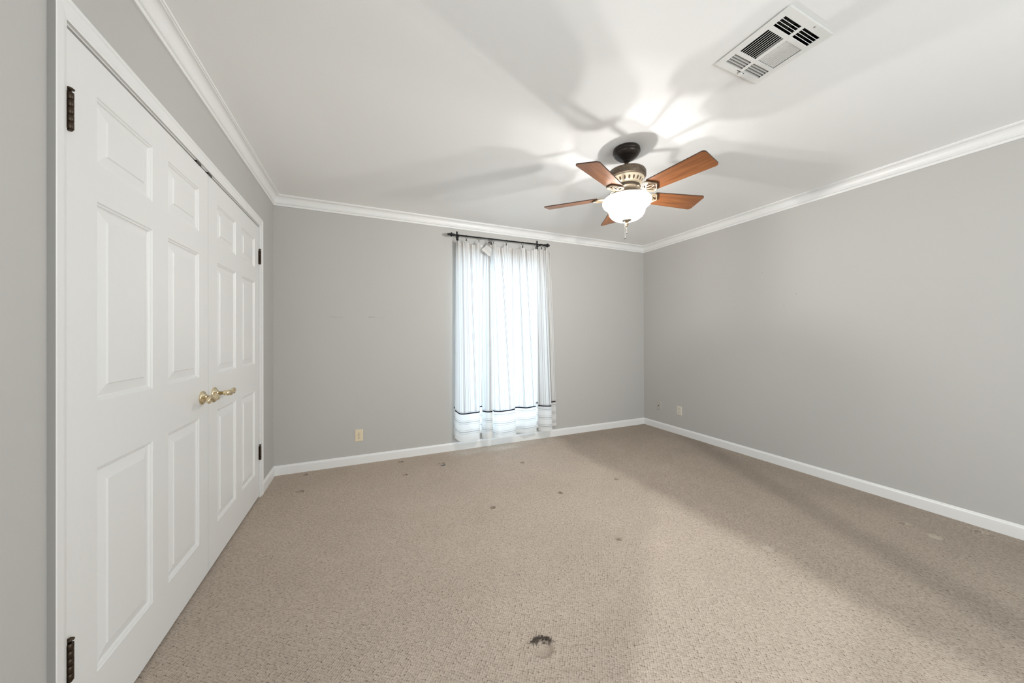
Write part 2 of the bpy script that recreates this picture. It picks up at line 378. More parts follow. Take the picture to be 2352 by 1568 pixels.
# ------------------------------------------------------------------ floor
def lines(lo, hi, axis):
    v = set()
    n = int((hi - lo) / .12)
    for i in range(n + 1): v.add(round(lo + (hi - lo) * i / n, 4))
    for dd in DENTS:
        c, r = dd[axis], dd[2]
        for k in range(-11, 12):
            q = c + k * r * .15
            if lo < q < hi: v.add(round(q, 4))
    v = sorted(v); out = [v[0]]
    for q in v[1:]:
        if q - out[-1] > .0012: out.append(q)
    return out
gx, gy = lines(XL - .14, XR, 0), lines(YF, YB, 1)
def dent_z(x, y):
    z = 0
    for (dx, dy, r, dep, kind) in DENTS:
        if abs(x - dx) < r * 1.8 and abs(y - dy) < r * 1.8:
            q = math.hypot(x - dx, y - dy) / r
            if q < 1.0: z -= dep * (1 if q < .85 else (1 - (q - .85) / .15))
            elif q < 1.6: z += dep * .22 * math.sin(PI * (q - 1) / .6)
    return z
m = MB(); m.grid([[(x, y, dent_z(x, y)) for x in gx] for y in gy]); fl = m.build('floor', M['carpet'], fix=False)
struct(fl, 'beige looped carpet with furniture dents covering the floor')
m = MB(); m.box((XL - .9, YF - .12, -.16), (XR + .12, YB + .16, -.03)); struct(m.build('floor_slab', M['dark']))

# ------------------------------------------------------------------ walls and ceiling
VENT = (1.4578, .7186, 1.7570, 1.0176)
h0, h1, h2, h3 = VENT[0] + .018, VENT[1] + .02, VENT[2] - .018, VENT[3] - .02
m = MB(); T = .10
m.box((XL - .12, YF, ZC), (h0, YB, ZC + T)); m.box((h2, YF, ZC), (XR, YB, ZC + T))
m.box((h0, YF, ZC), (h2, h1, ZC + T)); m.box((h0, h3, ZC), (h2, YB, ZC + T))
struct(m.build('ceiling', M['ceiling'], merge=False), 'smooth white ceiling around the fan')

def wall_with_hole(name, axis, at, thick, lo, hi, holes, mat, label):
    """axis 'y': wall plane y=at, extends to at+thick; runs along x lo..hi"""
    m = MB(); cuts = sorted(holes); p = lo
    def bx(a, b, z0, z1):
        if b - a < 1e-5 or z1 - z0 < 1e-5: return
        t0, t1 = sorted((at, at + thick))
        if axis == 'y': m.box((a, t0, z0), (b, t1, z1))
        else: m.box((t0, a, z0), (t1, b, z1))
    for (a, b, z0, z1) in cuts:
        bx(p, a, -.03, ZC + T); bx(a, b, -.03, z0); bx(a, b, z1, ZC + T); p = b
    bx(p, hi, -.03, ZC + T)
    return struct(m.build(name, mat, merge=False), label)
DY0, DY1, DZ = 1.289, 3.069, 2.036                      # closet opening
wall_with_hole('wall_left', 'x', XL, -.12, YF - .12, YB + .16, [(SY0, SY1, SZ0, SZ1), (DY0 - .02, DY1 + .02, -.03, DZ + .02)], M['wall'], 'grey wall holding the white closet doors')
wall_with_hole('wall_back', 'y', YB, .16, XL, XR + .12, [(WX0, WX1, WZ0, WZ1)], M['wall_back'], 'grey wall behind the curtained window')
wall_with_hole('wall_right', 'x', XR, .12, YF - .12, YB, [], M['wall_right'], 'long bare grey wall beyond the fan')
wall_with_hole('wall_front', 'y', YF, -.12, XL, XR, [(VX0, VX1, VZ0, VZ1)], M['wall'], 'grey wall opposite the curtained window')
# closet box behind the doors
m = MB(); cx0 = XL - .75
m.box((cx0 - .03, DY0 - .2, -.03), (cx0, DY1 + .2, ZC)); m.box((cx0, DY0 - .2, -.03), (XL - .12, DY0 - .17, ZC)); m.box((cx0, DY1 + .17, -.03), (XL - .12, DY1 + .2, ZC)); m.box((cx0 - .03, DY0 - .2, ZC), (XL - .12, DY1 + .2, ZC + .03))
struct(m.build('wall_closet', M['dark'], merge=False))

# mouldings swept along the walls ----------------------------------------------------
CROWN = [(0, .087), (.009, .087), (.011, .084), (.012, .073), (.010, .0705), (.0145, .069), (.018, .066), (.018, .061), (.0165, .059)]
for k in range(9):
    a = k / 8; CROWN.append((.0185 + .0275 * (1 - math.cos(a * PI / 2)) , .056 - .043 * math.sin(a * PI / 2)))
CROWN += [(.049, .0125), (.050, .009), (.055, .0085), (.056, .0)]
BASE = [(0, .083), (.004, .0825), (.007, .080), (.009, .074), (.0125, .068), (.013, .060), (.013, -.01), (0, -.01)]
def sweep(name, side, prof, zf, mat, a0=None, a1=None, label=None):
    rows = []
    for p_, q in prof:
        z = zf(q)
        if side == 'left':  r = [(XL + p_, YF if a0 is None else a0, z), (XL + p_, (YB - p_) if a1 is None else a1, z)]
        if side == 'right': r = [(XR - p_, YF if a0 is None else a0, z), (XR - p_, (YB - p_) if a1 is None else a1, z)]
        if side == 'back':  r = [(XL + p_, YB - p_, z), (XR - p_, YB - p_, z)]
        rows.append(r)
    m = MB(); m.grid(rows, smooth=False)
    return struct(m.build(name, mat), label)
for i, sd in enumerate(('left', 'back', 'right')):
    sweep('trim_%d' % (i + 1), sd, CROWN, lambda q: ZC - q, M['trim'], label={'left': 'white crown moulding above the closet doors', 'back': 'white crown moulding above the curtains', 'right': 'white crown moulding along the long bare wall'}[sd])
sweep('baseboard_back', 'back', BASE, lambda q: q, M['trim'], label='white baseboard below the curtains')
sweep('baseboard_right', 'right', BASE, lambda q: q, M['trim'], label='white baseboard along the long bare wall')
sweep('baseboard_left', 'left', BASE, lambda q: q, M['trim'], a0=3.126, label='short white baseboard between closet and corner')

# closet casing (trim_4): mitred three-sided architrave ------------------------------
def casing():
    m = MB(); I0, I1, IZ = 1.283, 3.069, 2.040          # inner edge
    prof = [(1.0, .000), (1.0, .015), (.93, .016), (.80, .0155), (.72, .0125), (.35, .0115), (.22, .0105), (.12, .009), (.0, .008), (.0, -.004)]
    wl, wr, wt = 1.283 - 1.236, .058, .055
    rows = []
    for f, t in prof:
        x = XL + t
        rows.append([(x, I0 - wl * f, -.01), (x, I0 - wl * f, IZ + wt * f), (x, I1 + wr * f, IZ + wt * f), (x, I1 + wr * f, -.01)])
    vs = m.grid(rows, smooth=False)
    m.b.faces.ensure_lookup_table()
    m.b.faces[0].material_index = 1                     # outer edge next to the corner is darker grey than the walls
    return struct(m.build('trim_4', [M['trim'], M['casing_side']]), 'white casing around the closet doors')
casing()
m = MB()                                              # jamb lining with stops
m.box((XL - .12, DY0 - .02, -.02), (XL - .001, DY0, DZ)); m.box((XL - .12, DY1, -.02), (XL - .001, DY1 + .02, DZ)); m.box((XL - .12, DY0 - .02, DZ), (XL - .001, DY1 + .02, DZ + .02))
m.box((XL - .080, DY0, -.02), (XL - .044, DY0 + .012, DZ)); m.box((XL - .080, DY1 - .012, -.02), (XL - .044, DY1, DZ)); m.box((XL - .080, DY0, DZ - .012), (XL - .044, DY1, DZ))
jamb = struct(m.build('trim_5', M['trim'], merge=False), 'white jamb lining the closet opening')
for yy in (2.068, 2.193):
    m = MB(); m.box((XL - .030, yy - .024, DZ - .010), (XL + .004, yy + .024, DZ)); m.box((XL - .026, yy - .008, DZ - .0135), (XL - .006, yy + .008, DZ - .008))
    o = m.build('catch_plate', M['bronze_dark'], jamb, merge=False); o['label'] = 'dark ball catch plate under the head jamb'

# ------------------------------------------------------------------ six-panel closet doors
def door(name, y0, y1, label, hinge_left):
    e = struct(empty(name, (XL, y0, 0)), label)
    w = y1 - y0; z0, z1 = .012, 2.026
    ys = [0, .1125, .3985, .5055, .783, w] if hinge_left else [0, .1110, .3985, .5035, .786, w]
    zs = [z0, .206, .811, 1.006, 1.602, 1.709, 1.914, z1]
    prof = [(0, 0), (.003, -.0035), (.008, -.0045), (.011, -.0085), (.015, -.010), (.019, -.0095), (.047, -.0045), (.050, -.0015)]
    m = MB()
    for i in range(5):
        for j in range(7):
            a, b, c, d = ys[i], ys[i + 1], zs[j], zs[j + 1]
            if i in (1, 3) and j in (1, 3, 5):
                rows = []
                for q, dep in prof:
                    rows.append([(dep, a + q, c + q), (dep, b - q, c + q), (dep, b - q, d - q), (dep, a + q, d - q)])
                vs = m.grid(rows, smooth=False, close=True)
                m.face(vs[-1])
            else: m.face([(0, a, c), (0, b, c), (0, b, d), (0, a, d)])
    k = -.035
    m.face([(k, 0, z0), (k, 0, z1), (k, w, z1), (k, w, z0)])
    m.face([(0, 0, z0), (0, 0, z1), (k, 0, z1), (k, 0, z0)]); m.face([(0, w, z0), (0, w, z1), (k, w, z1), (k, w, z0)])
    m.face([(0, 0, z0), (0, w, z0), (k, w, z0), (k, 0, z0)]); m.face([(0, 0, z1), (0, w, z1), (k, w, z1), (k, 0, z1)])
    m.build('door_leaf', M['door'], e, fix=True)
    yh = -.003 if hinge_left else w + .003
    sg = 1 if hinge_left else -1
    for zc in (1.803, .335):
        m = MB()
        for s_ in range(5):
            za = zc - .050 + .020 * s_
            m.lathe([(.0062, za + .0004), (.0074, za + .0012), (.0074, za + .0188), (.0062, za + .0196)], (.0085, yh), 16)
        m.box((-.001, min(yh, yh + sg * .010), zc - .050), (.0018, max(yh, yh + sg * .010), zc + .050))
        m.box((-.001, min(yh, yh - sg * .011), zc - .050), (.0090, max(yh, yh - sg * .005), zc + .050))
        hg = m.build('hinge', M['hinge'], e, merge=False)
        m = MB(); m.lathe([(.003, zc + .049), (.003, zc + .056), (.0085, zc + .0570), (.0085, zc + .0595), (.004, zc + .063)], (.0085, yh), 16)
        m.lathe([(.004, zc - .054), (.006, zc - .0505), (.003, zc - .049)], (.0085, yh), 16)
        m.build('pin', M['hinge'], hg)
    # scroll lever handle
    yc = w - .070 if hinge_left else .066
    zc = .904
    h = empty('door_handle', (0, yc, zc), 0, e)
    dr = -1 if hinge_left else 1
    m = MB(); m.lathe_axis([(.0325, -.001), (.0335, .002), (.0325, .006), (.028, .0095), (.024, .011), (.0215, .0115), (.017, .017), (.0115, .0185), (.011, .022)], (0, 0, 0), (1, 0, 0), 32)
    m.build('rosette', M['brass'], h)
    m = MB(); m.lathe_axis([(.0095, .018), (.0092, .042), (.0135, .044), (.0140, .047), (.0115, .049), (.0145, .052), (.0150, .060), (.0120, .067), (.005, .070)], (0, 0, 0), (1, 0, 0), 24)
    pts = crom([(.058, 0, .002), (.060, dr * .012, .004), (.0605, dr * .028, -.006), (.060, dr * .046, -.011), (.059, dr * .064, .000), (.058, dr * .080, .009), (.0575, dr * .094, .007), (.057, dr * .101, -.003), (.057, dr * .095, -.011), (.057, dr * .087, -.008)], 5)
    n = len(pts); m.tube(pts, [.0115 - .0045 * (i / n) for i in range(n)], 14, flat=.8)
    m.sphere((.057, dr * .088, -.007), .008, 12, 8)
    m.build('lever', M['brass'], h)
    return e
door('door_1', 1.295, 2.177, 'nearer white six-panel closet door, hinged at its near edge', True)
door('door_2', 2.181, 3.063, 'farther white six-panel closet door, hinged beside the room corner', False)

# ------------------------------------------------------------------ windows
def window(name, x0, x1, z0, z1, y, out, nx, nz, label):
    e = struct(empty(name, ((x0 + x1) / 2, y, z0)), label); e_inv = (-(x0 + x1) / 2, -y, -z0)
    o = Vector(e_inv); X0, X1, Z1 = x0 + o.x, x1 + o.x, z1 - z0; Y0, Y1 = sorted((out * .085, out * .135)); fw = .045
    m = MB(); m.box((X0, Y0, 0), (X0 + fw, Y1, Z1)); m.box((X1 - fw, Y0, 0), (X1, Y1, Z1)); m.box((X0 + fw, Y0, 0), (X1 - fw, Y1, fw)); m.box((X0 + fw, Y0, Z1 - fw), (X1 - fw, Y1, Z1))
    zm = Z1 / 2; m.box((X0 + fw, Y0, zm - .022), (X1 - fw, Y1, zm + .022)); m.build('frame', M['frame'], e, merge=False, bevel=.003)
    ym = (Y0 + Y1) / 2
    for (a, b) in ((fw, zm - .022), (zm + .022, Z1 - fw)):
        m = MB(); m.box((X0 + fw, ym - .002, a), (X1 - fw, ym + .002, b)); m.build('pane', M['glass'], e)
        if nx > 1:
            m = MB()
            for i in range(1, nx): q = X0 + fw + (X1 - X0 - 2 * fw) * i / nx; m.box((q - .009, ym - .008, a), (q + .009, ym + .008, b))
            for i in range(1, nz): q = a + (b - a) * i / nz; m.box((X0 + fw, ym - .008, q - .009), (X1 - fw, ym + .008, q + .009))
            m.build('muntin_grid', M['frame'], e, merge=False)
    return e
window('window_1', WX0, WX1, WZ0, WZ1, YB, 1, 3, 2, 'tall white-framed window behind the striped curtains')
window('added_window', VX0, VX1, VZ0, VZ1, YF, -1, 1, 1, 'wide unseen window added opposite the curtains to let in fill light')

# ------------------------------------------------------------------ curtain rod
YR = YB - .080
rz = lambda x: 2.2615 + (x - .89) * .0082
rod = thing(empty('curtain_rod', (.86, YR, rz(.86))), 'thin black iron curtain rod with turned finials above the striped curtains', 'curtain rod')
def rel(o): return Matrix.Translation(-Vector(o.location))
m = MB(); m.tube([(.855, YR, rz(.855)), (1.3, YR, rz(1.3)), (1.955, YR, rz(1.955))], .0075, 14); m.build('pole', M['black'], rod, xf=rel(rod))
for x, d in ((.862, -1), (1.950, 1)):
    m = MB(); m.lathe_axis([(.0075, -.004), (.012, .0), (.013, .005), (.009, .009), (.014, .014), (.015, .018), (.010, .023), (.010, .026), (.018, .030), (.0225, .036), (.0225, .042), (.017, .048), (.009, .052), (.009, .055), (.0145, .059), (.0150, .064), (.010, .069), (.006, .072), (.009, .076), (.007, .080), (.002, .083)] if d < 0 else
                     [(.0075, -.03), (.012, -.027), (.013, -.022), (.009, -.018), (.014, -.012), (.015, -.008), (.010, -.002), (.010, 0), (.018, .004), (.0225, .010), (.0225, .016), (.017, .022), (.010, .026), (.0145, .031), (.011, .037), (.004, .042)], (x, YR, rz(x)), (d, 0, 0), 20)
    m.build('finial', M['black'], rod, xf=rel(rod))
for x in (.902, 1.866):
    m = MB(); m.box((x - .009, YB - .004, rz(x) - .035), (x + .009, YB, rz(x) + .062)); m.box((x - .0075, YB - .074, rz(x) - .010), (x + .0075, YB - .004, rz(x) - .0035))
    m.tube([(x, YR + .012 * math.sin(a), rz(x) - .0105 * math.cos(a)) for a in [k * PI / 8 - PI * .62 for k in range(11)]], .0036, 8)
    m.box((x - .005, YR - .0135, rz(x) - .010), (x + .005, YR - .0085, rz(x) + .006)); m.sphere((x, YB - .0055, rz(x) + .045), .004, 8, 6); m.sphere((x, YB - .0055, rz(x) - .024), .004, 8, 6)
    m.build('bracket', M['black'], rod, merge=False, xf=rel(rod))
# rings with clips
RINGS = [(.893, 62), (.982, 58), (1.121, 18), (1.236, 75), (1.2485, 30), (1.262, 66), (1.285, 14), (1.4396, 40), (1.6402, 55), (1.8043, 15), (1.8842, 48), (1.9300, 50)]
RLAB = ['leftmost black curtain ring, tucked behind the left bracket of the rod', 'second black curtain ring from the left end of the rod', 'third black curtain ring from the left, hanging alone and seen nearly round',
        'leftmost black ring of the tight cluster where the two curtains meet', 'second black ring in the cluster where the two curtains meet', 'third black ring in the cluster where the two curtains meet', 'rightmost black ring of the cluster where the two curtains meet, seen nearly round',
        'black curtain ring first to the right of the cluster, above the right curtain', 'black curtain ring midway along the right half of the rod', 'black curtain ring just left of the right bracket', 'black curtain ring just right of the right bracket', 'rightmost black curtain ring, beside the right finial']
ring_proto = None; rr = .0175
for (x, yaw), lab in zip(RINGS, RLAB):
    z = rz(x)
    loc = (x, YR, z - rr + .0075 + .0012); rzv = math.radians(90 - yaw)
    if ring_proto is None:
        e = empty('curtain_ring', loc, rzv)
        m = MB(); m.tube([(0, rr * math.cos(2 * PI * k / 32), rr * math.sin(2 * PI * k / 32)) for k in range(32)], .0014, 8, closed=True); m.build('hoop', M['black'], e)
        m = MB(); m.tube([(0, .0035 * math.cos(2 * PI * k / 12), -rr - .004 + .0035 * math.sin(2 * PI * k / 12)) for k in range(12)], .0010, 6, closed=True)
        m.box((-.0045, -.004, -rr - .034), (.0045, -.0012, -rr - .008)); m.box((-.0045, .0012, -rr - .034), (.0045, .004, -rr - .008)); m.box((-.003, -.003, -rr - .013), (.003, .003, -rr - .007))
        m.build('clip', M['black'], e, merge=False); ring_proto = e
    else:
        e = ring_proto.copy(); COL.objects.link(e); e.location = loc; e.rotation_euler = (0, 0, rzv)
        for ch in ring_proto.children:
            c = ch.copy(); COL.objects.link(c); c.parent = e
    thing(e, lab, 'curtain ring', 'clip rings along the curtain rod')

# ------------------------------------------------------------------ curtains
RX = [r[0] for r in RINGS]
def ztop(x, d):
    z = 2.212 + (x - .89) * .0062
    for a, b in zip(RX[:-1], RX[1:]):
        if a <= x <= b: return z - min(.034, (b - a) * .23) * math.sin(PI * (x - a) / (b - a)) ** .8
    if x > RX[-1]: z -= min(.03, (x - RX[-1]) * .5)
    return z
def curtain(name, top, bot, mat, hemz, lift, label, nv=72, sub=14):
    e = thing(empty(name, (sum(p[0] for p in top) / len(top), YB - .08, 2.2)), label, 'curtain')
    Tp = crom([(x, d, 0) for x, d in top], sub); Bp = crom([(x, d, 0) for x, d in bot], sub); n = len(Tp)
    u = [0]
    for i in range(1, n): u.append(u[-1] + max((Bp[i] - Bp[i - 1]).length, .75 * (Tp[i] - Tp[i - 1]).length))
    rnd = [(random.uniform(25, 60), random.uniform(0, 6), random.uniform(.0025, .0055)) for _ in range(4)]
    rows = []; vv = []
    for j in range(nv + 1):
        s_ = j / nv; r = []; rv = []
        for i in range(n):
            zt = ztop(Tp[i].x, Tp[i].y); zb = hemz(Bp[i].x, Bp[i].y)
            z = zt + (zb - zt) * s_
            k = s_ ** .85
            x = Tp[i].x + (Bp[i].x - Tp[i].x) * k; d = Tp[i].y + (Bp[i].y - Tp[i].y) * k
            amp = math.sin(PI * min(1, s_ * 1.3 + .05)) if s_ < .72 else .45
            d += sum(a * math.sin(f_ * u[i] + ph + 1.4 * s_) for f_, ph, a in rnd) * (.35 + .65 * amp)
            pin = math.exp(-s_ * 9)                     # pinch pleats below the clips
            d += .010 * pin * math.sin(u[i] * 95)
            r.append((x, YB - max(d, .008), z)); rv.append(z - zb + lift(Bp[i].x))
        rows.append(r); vv.append(rv)
    m = MB(); m.grid(rows, uvf=lambda i, j: (u[j], vv[i][j]))
    o = m.build('drape', mat, e, xf=rel(e), fix=False)
    # sewn heading along the top edge
    m = MB(); m.grid([[(p[0], p[1] - .0014, p[2] + .001) for p in rows[0]], [(p[0], p[1] - .0020, p[2]) for p in rows[0]], [(p[0], p[1] - .0016, p[2]) for p in rows[1]], [(p[0], p[1] - .0012, p[2]) for p in rows[2]]],
                     uvf=lambda i, j: (u[j], vv[max(0, i - 1)][j]))
    m.build('heading', mat, e, xf=rel(e), fix=False)
    return e
CL = curtain_mat('striped_cotton_left', (.095, .195), .0)
CR = curtain_mat('striped_cotton_right', (.055, .155, .252), .05)
left_top = [(.878, .05), (.884, .07), (.925, .086), (.985, .082), (1.06, .076), (1.121, .084), (1.150, .072), (1.180, .062), (1.205, .070), (1.222, .085), (1.234, .094), (1.247, .088), (1.240, .074), (1.226, .066)]
left_bot = [(.857, .015), (.868, .070), (.93, .104), (1.03, .110), (1.105, .095), (1.128, .062), (1.138, .034), (1.155, .034), (1.166, .072), (1.195, .122), (1.236, .130), (1.262, .110), (1.250, .086), (1.205, .074)]
def hem_l(x, d): return .112 + .030 * math.exp(-((x - .857) / .03) ** 2) + (.045 if d < .05 else 0) * (1 if x > 1 else .6)
lc = curtain('curtain', left_top, left_bot, CL, hem_l, lambda x: 0, 'narrower striped white curtain at the left, its top corner folded over the rod cluster')
right_top = [(1.262, .066), (1.266, .080), (1.290, .086), (1.36, .076), (1.44, .086), (1.475, .082), (1.500, .072), (1.535, .070), (1.590, .078), (1.640, .086), (1.72, .072), (1.780, .074), (1.804, .086), (1.835, .070), (1.875, .086), (1.905, .100), (1.918, .060), (1.940, .098), (1.962, .066), (1.990, .080)]
right_bot = [(1.284, .064), (1.292, .104), (1.36, .128), (1.46, .124), (1.526, .116), (1.542, .092), (1.534, .056), (1.565, .046), (1.66, .074), (1.76, .082), (1.808, .070), (1.824, .046), (1.842, .050), (1.865, .090), (1.93, .122), (2.00, .110), (2.016, .072), (2.024, .044), (2.050, .034), (2.098, .040)]
def hem_r(x, d): return .110 + (.022 if x < 1.535 and d > .05 else 0) * max(0, (1.53 - x) / .25) * -.3 + (.030 if d < .06 and x > 1.8 else 0) + .004 * math.sin(x * 21)
rc = curtain('curtain', right_top, right_bot, CR, hem_r, lambda x: 0, 'wider striped white curtain at the right, reaching past the window edge')
# folded-over corner
m = MB(); rows = []; A, B, C_, D = Vector((1.205, .092, 2.196)), Vector((1.128, .118, 2.118)), Vector((1.236, .124, 2.058)), Vector((1.258, .104, 2.186))
N_ = 10
for i in range(N_ + 1):
    s_ = i / N_; r = []
    for j in range(N_ + 1):
        q = j / N_; p_ = (A * (1 - q) + D * q) * (1 - s_) + (B * (1 - q) + C_ * q) * s_
        r.append((p_.x, YB - p_.y - .010 * math.sin(PI * s_) * math.sin(PI * (.2 + .6 * q)), p_.z))
    rows.append(r)
m.grid(rows, uvf=lambda i, j: (.02 + .14 * (i / N_) - .03 * (j / N_), 1.0 + j * .01)); m.build('folded_corner', CL, lc, xf=rel(lc), fix=False)

# ------------------------------------------------------------------ ceiling fan
fan = thing(empty('ceiling_fan', (FX, FY, ZC)), 'bronze five-blade ceiling fan with cherry blades and a glowing glass bowl', 'ceiling fan')
fx = Matrix.Translation((0, 0, -ZC))
def fpart(m, name, mat, parent=fan, **k): return m.build(name, mat, parent, xf=fx, **k)
m = MB(); m.lathe([(.084, 2.437), (.086, 2.431), (.0875, 2.416), (.086, 2.4125), (.0805, 2.4110), (.0805, 2.4085), (.0825, 2.4065), (.0815, 2.4030), (.077, 2.3960), (.069, 2.3865), (.058, 2.3785), (.051, 2.3755), (.050, 2.3725), (.0415, 2.3715), (.0405, 2.3680), (.0335, 2.3670), (.0325, 2.3630), (.0255, 2.3615), (.0245, 2.3560), (.0170, 2.3520), (.0125, 2.350)]); fpart(m, 'canopy', M['bronze_dark'])
m = MB(); m.lathe([(.0125, 2.356), (.0125, 2.322), (.016, 2.321), (.019, 2.316), (.019, 2.306), (.022, 2.302), (.022, 2.292)], seg=24); fpart(m, 'downrod', M['bronze'])
m = MB(); m.lathe([(.021, 2.299), (.060, 2.298), (.100, 2.293), (.116, 2.286), (.122, 2.276), (.122, 2.246), (.118, 2.240), (.112, 2.238), (.108, 2.236)], seg=64); fpart(m, 'motor_housing', M['bronze'])
o = None
m = MB(); m.lathe([(.110, 2.237), (.1115, 2.233), (.106, 2.229), (.104, 2.222), (.094, 2.204), (.089, 2.196), (.083, 2.194), (.082, 2.188)], seg=88)
o = m.build('vented_ring', M['vent_ring'], fan, xf=fx)
m = MB(); m.lathe([(.080, 2.192), (.084, 2.189), (.084, 2.172), (.078, 2.168), (.066, 2.166), (.062, 2.160), (.0605, 2.140), (.064, 2.134), (.066, 2.128), (.050, 2.122), (.034, 2.112), (.030, 2.100), (.012, 2.098), (.006, 2.05), (.006, 1.975)], seg=48); fpart(m, 'light_fitter', M['fitter'])
m = MB(); m.lathe([(.139, 2.1045), (.1415, 2.1075), (.145, 2.1070), (.151, 2.100), (.1555, 2.089), (.1545, 2.078), (.148, 2.066), (.136, 2.056), (.123, 2.047), (.1165, 2.038), (.1145, 2.026), (.110, 2.008), (.098, 1.992), (.082, 1.980), (.062, 1.971), (.040, 1.9665), (.018, 1.965)], seg=72, caps=False); fpart(m, 'glass_bowl', M['opal'], fix=False)
m = MB(); m.lathe([(.012, 1.979), (.030, 1.976), (.033, 1.971), (.030, 1.965), (.020, 1.960), (.013, 1.954), (.010, 1.949), (.012, 1.946), (.010, 1.943), (.012, 1.940), (.009, 1.937), (.0085, 1.934), (.006, 1.931), (.007, 1.929), (.002, 1.926)], seg=28); fpart(m, 'finial', M['finial'])
lat = Vector((FY, -FX, 0)).normalized(); tow = Vector((-FX, -FY, 0)).normalized()
for (a, z0, z1) in ((lat * -.011 + tow * .020, 1.962, 1.838), (lat * .0 + tow * .0, 1.929, 1.878)):
    m = MB(); z = z0
    while z > z1 + .012: m.sphere((a.x, a.y, z), .0013, 8, 5); z -= .0031
    m.tube([(a.x, a.y, z0), (a.x, a.y, z1 + .01)], .0005, 6)
    if z0 > 1.95: m.sphere((a.x, a.y, z0 + .002), .0042, 12, 8)
    ch = fpart(m, 'pull_chain', M['chain'], merge=False)
    m = MB(); m.lathe([(.0010, z1 + .0125), (.0028, z1 + .011), (.0030, z1 + .002), (.0022, z1)], (a.x, a.y), 12); m.build('pull_fob', M['bronze_dark'], ch, xf=fx)
# blades and brackets; local frame: x radial, y tangential
RB, WB, PIT = .552, .0746, -.2334
def blade_outline():
    w0, r0 = .058, .185; c = .020; out = []
    def corner(cx, cy, a0, r=c):
        for k in range(7): a = a0 + k * PI / 12; out.append((cx + r * math.cos(a), cy + r * math.sin(a)))
    corner(RB - c, -WB + c, -PI / 2); corner(RB - c, WB - c, 0)
    corner(r0 + .012, w0 - .012, PI / 2, .012); corner(r0 + .012, -w0 + .012, PI, .012)
    return out
def make_blade():
    m = MB(); ol = blade_outline(); t = .0032
    a = [m.b.verts.new((x, y, -t)) for x, y in ol]; b = [m.b.verts.new((x, y, t)) for x, y in ol]
    uvs = [(x, y) for x, y in ol]
    m.face(a[::-1], 0, uvs=uvs[::-1]); m.face(b, 0, uvs=uvs)
    for i in range(len(ol)): k = (i + 1) % len(ol); m.face([a[i], a[k], b[k], b[i]], 1)
    return m
def bracket():
    m = MB(); z = -.0085; up = (0, 0, 1)
    arm = crom([(.074, 0, .038), (.092, .002, .036), (.108, 0, .018), (.122, -.002, .000), (.138, 0, z)], 5); m.tube(arm, [.0075 - .002 * i / len(arm) for i in range(len(arm))], 10, flat=.55, up=up)
    leaf = crom([(.134, 0, z), (.140, .026, z), (.158, .046, z), (.182, .054, z), (.196, .044, z), (.204, .030, z), (.214, .016, z), (.224, 0, z), (.214, -.016, z), (.204, -.030, z), (.196, -.044, z), (.182, -.054, z), (.158, -.046, z), (.140, -.026, z), (.134, 0, z)], 5)
    m.tube(leaf[:-1], .0048, 8, closed=True)
    for s_ in (1, -1):
        lp = crom([(.138, s_ * .002, z), (.156, s_ * .010, z), (.176, s_ * .026, z), (.190, s_ * .036, z), (.186, s_ * .044, z), (.168, s_ * .040, z), (.150, s_ * .026, z), (.138, s_ * .002, z)], 5); m.tube(lp[:-1], .0036, 8, closed=True)
    lp = crom([(.140, 0, z), (.160, .008, z), (.186, .012, z), (.208, 0, z), (.186, -.012, z), (.160, -.008, z), (.140, 0, z)], 5); m.tube(lp[:-1], .0034, 8, closed=True)
    # dished web behind the scrolls
    cen = (.178, 0, z + .0035); ring = leaf[:-1]
    for i in range(len(ring)): m.face([cen, ring[i] + Vector((0, 0, .0035)), ring[(i + 1) % len(ring)] + Vector((0, 0, .0035))], 1)
    for px, py in ((.192, .028), (.192, -.028), (.206, 0)): m.sphere((px, py, z - .002), .0045, 8, 6, .6)
    return m
bl0 = br0 = None
for k in range(5):
    a = math.radians(-82.4758) + k * 2 * PI / 5
    mat_ = Matrix.Translation((0, 0, 2.1317 - ZC)) @ Matrix.Rotation(a, 4, 'Z') @ Matrix.Rotation(PIT, 4, 'X')
    if bl0 is None:
        bl0 = make_blade().build('blade', [M['wood'], M['wood_edge']], fan); br0 = bracket().build('blade_bracket', [M['bracket'], M['web']], fan, merge=False); b_, c_ = bl0, br0
    else:
        b_ = bl0.copy(); c_ = br0.copy(); COL.objects.link(b_); COL.objects.link(c_); b_.parent = fan; c_.parent = fan
    b_.matrix_local = mat_; c_.matrix_local = mat_

# ------------------------------------------------------------------ ceiling register
vent = thing(empty('air_vent', ((VENT[0] + VENT[2]) / 2, (VENT[1] + VENT[3]) / 2, ZC)), 'white square steel air register set in the ceiling near the fan', 'air vent')
vx = rel(vent)
SEC = {'s1': (1.488, .7515, 1.599, .797), 's2': (1.617, .7500, 1.730, .796), 'm1': (1.4905, .8145, 1.5970, .9255), 'm2': (1.6140, .8130, 1.7235, .9245), 'b1': (1.490, .9425, 1.600, .989), 'b2': (1.617, .9410, 1.728, .988)}
xs_ = [VENT[0] + .004, 1.489, 1.598, 1.616, 1.7285, VENT[2] - .004]; ys_ = [VENT[1] + .004, .7510, .7965, .8140, .9250, .9420, .9885, VENT[3] - .004]
zp = ZC - .007
m = MB(); tp = .0015
for i in range(5):
    for j in range(7):
        if i in (1, 3) and j in (1, 3, 5): continue
        m.box((xs_[i], ys_[j], zp), (xs_[i + 1], ys_[j + 1], zp + tp))
rows = [[(x0, y0, z) for x0, y0 in ((VENT[0] + o_, VENT[1] + o_), (VENT[2] - o_, VENT[1] + o_), (VENT[2] - o_, VENT[3] - o_), (VENT[0] + o_, VENT[3] - o_))] for o_, z in ((.003, zp + .0024), (0, zp + .0018), (0, zp + .0008), (.004, zp))]
m.grid(rows, smooth=False, close=True)
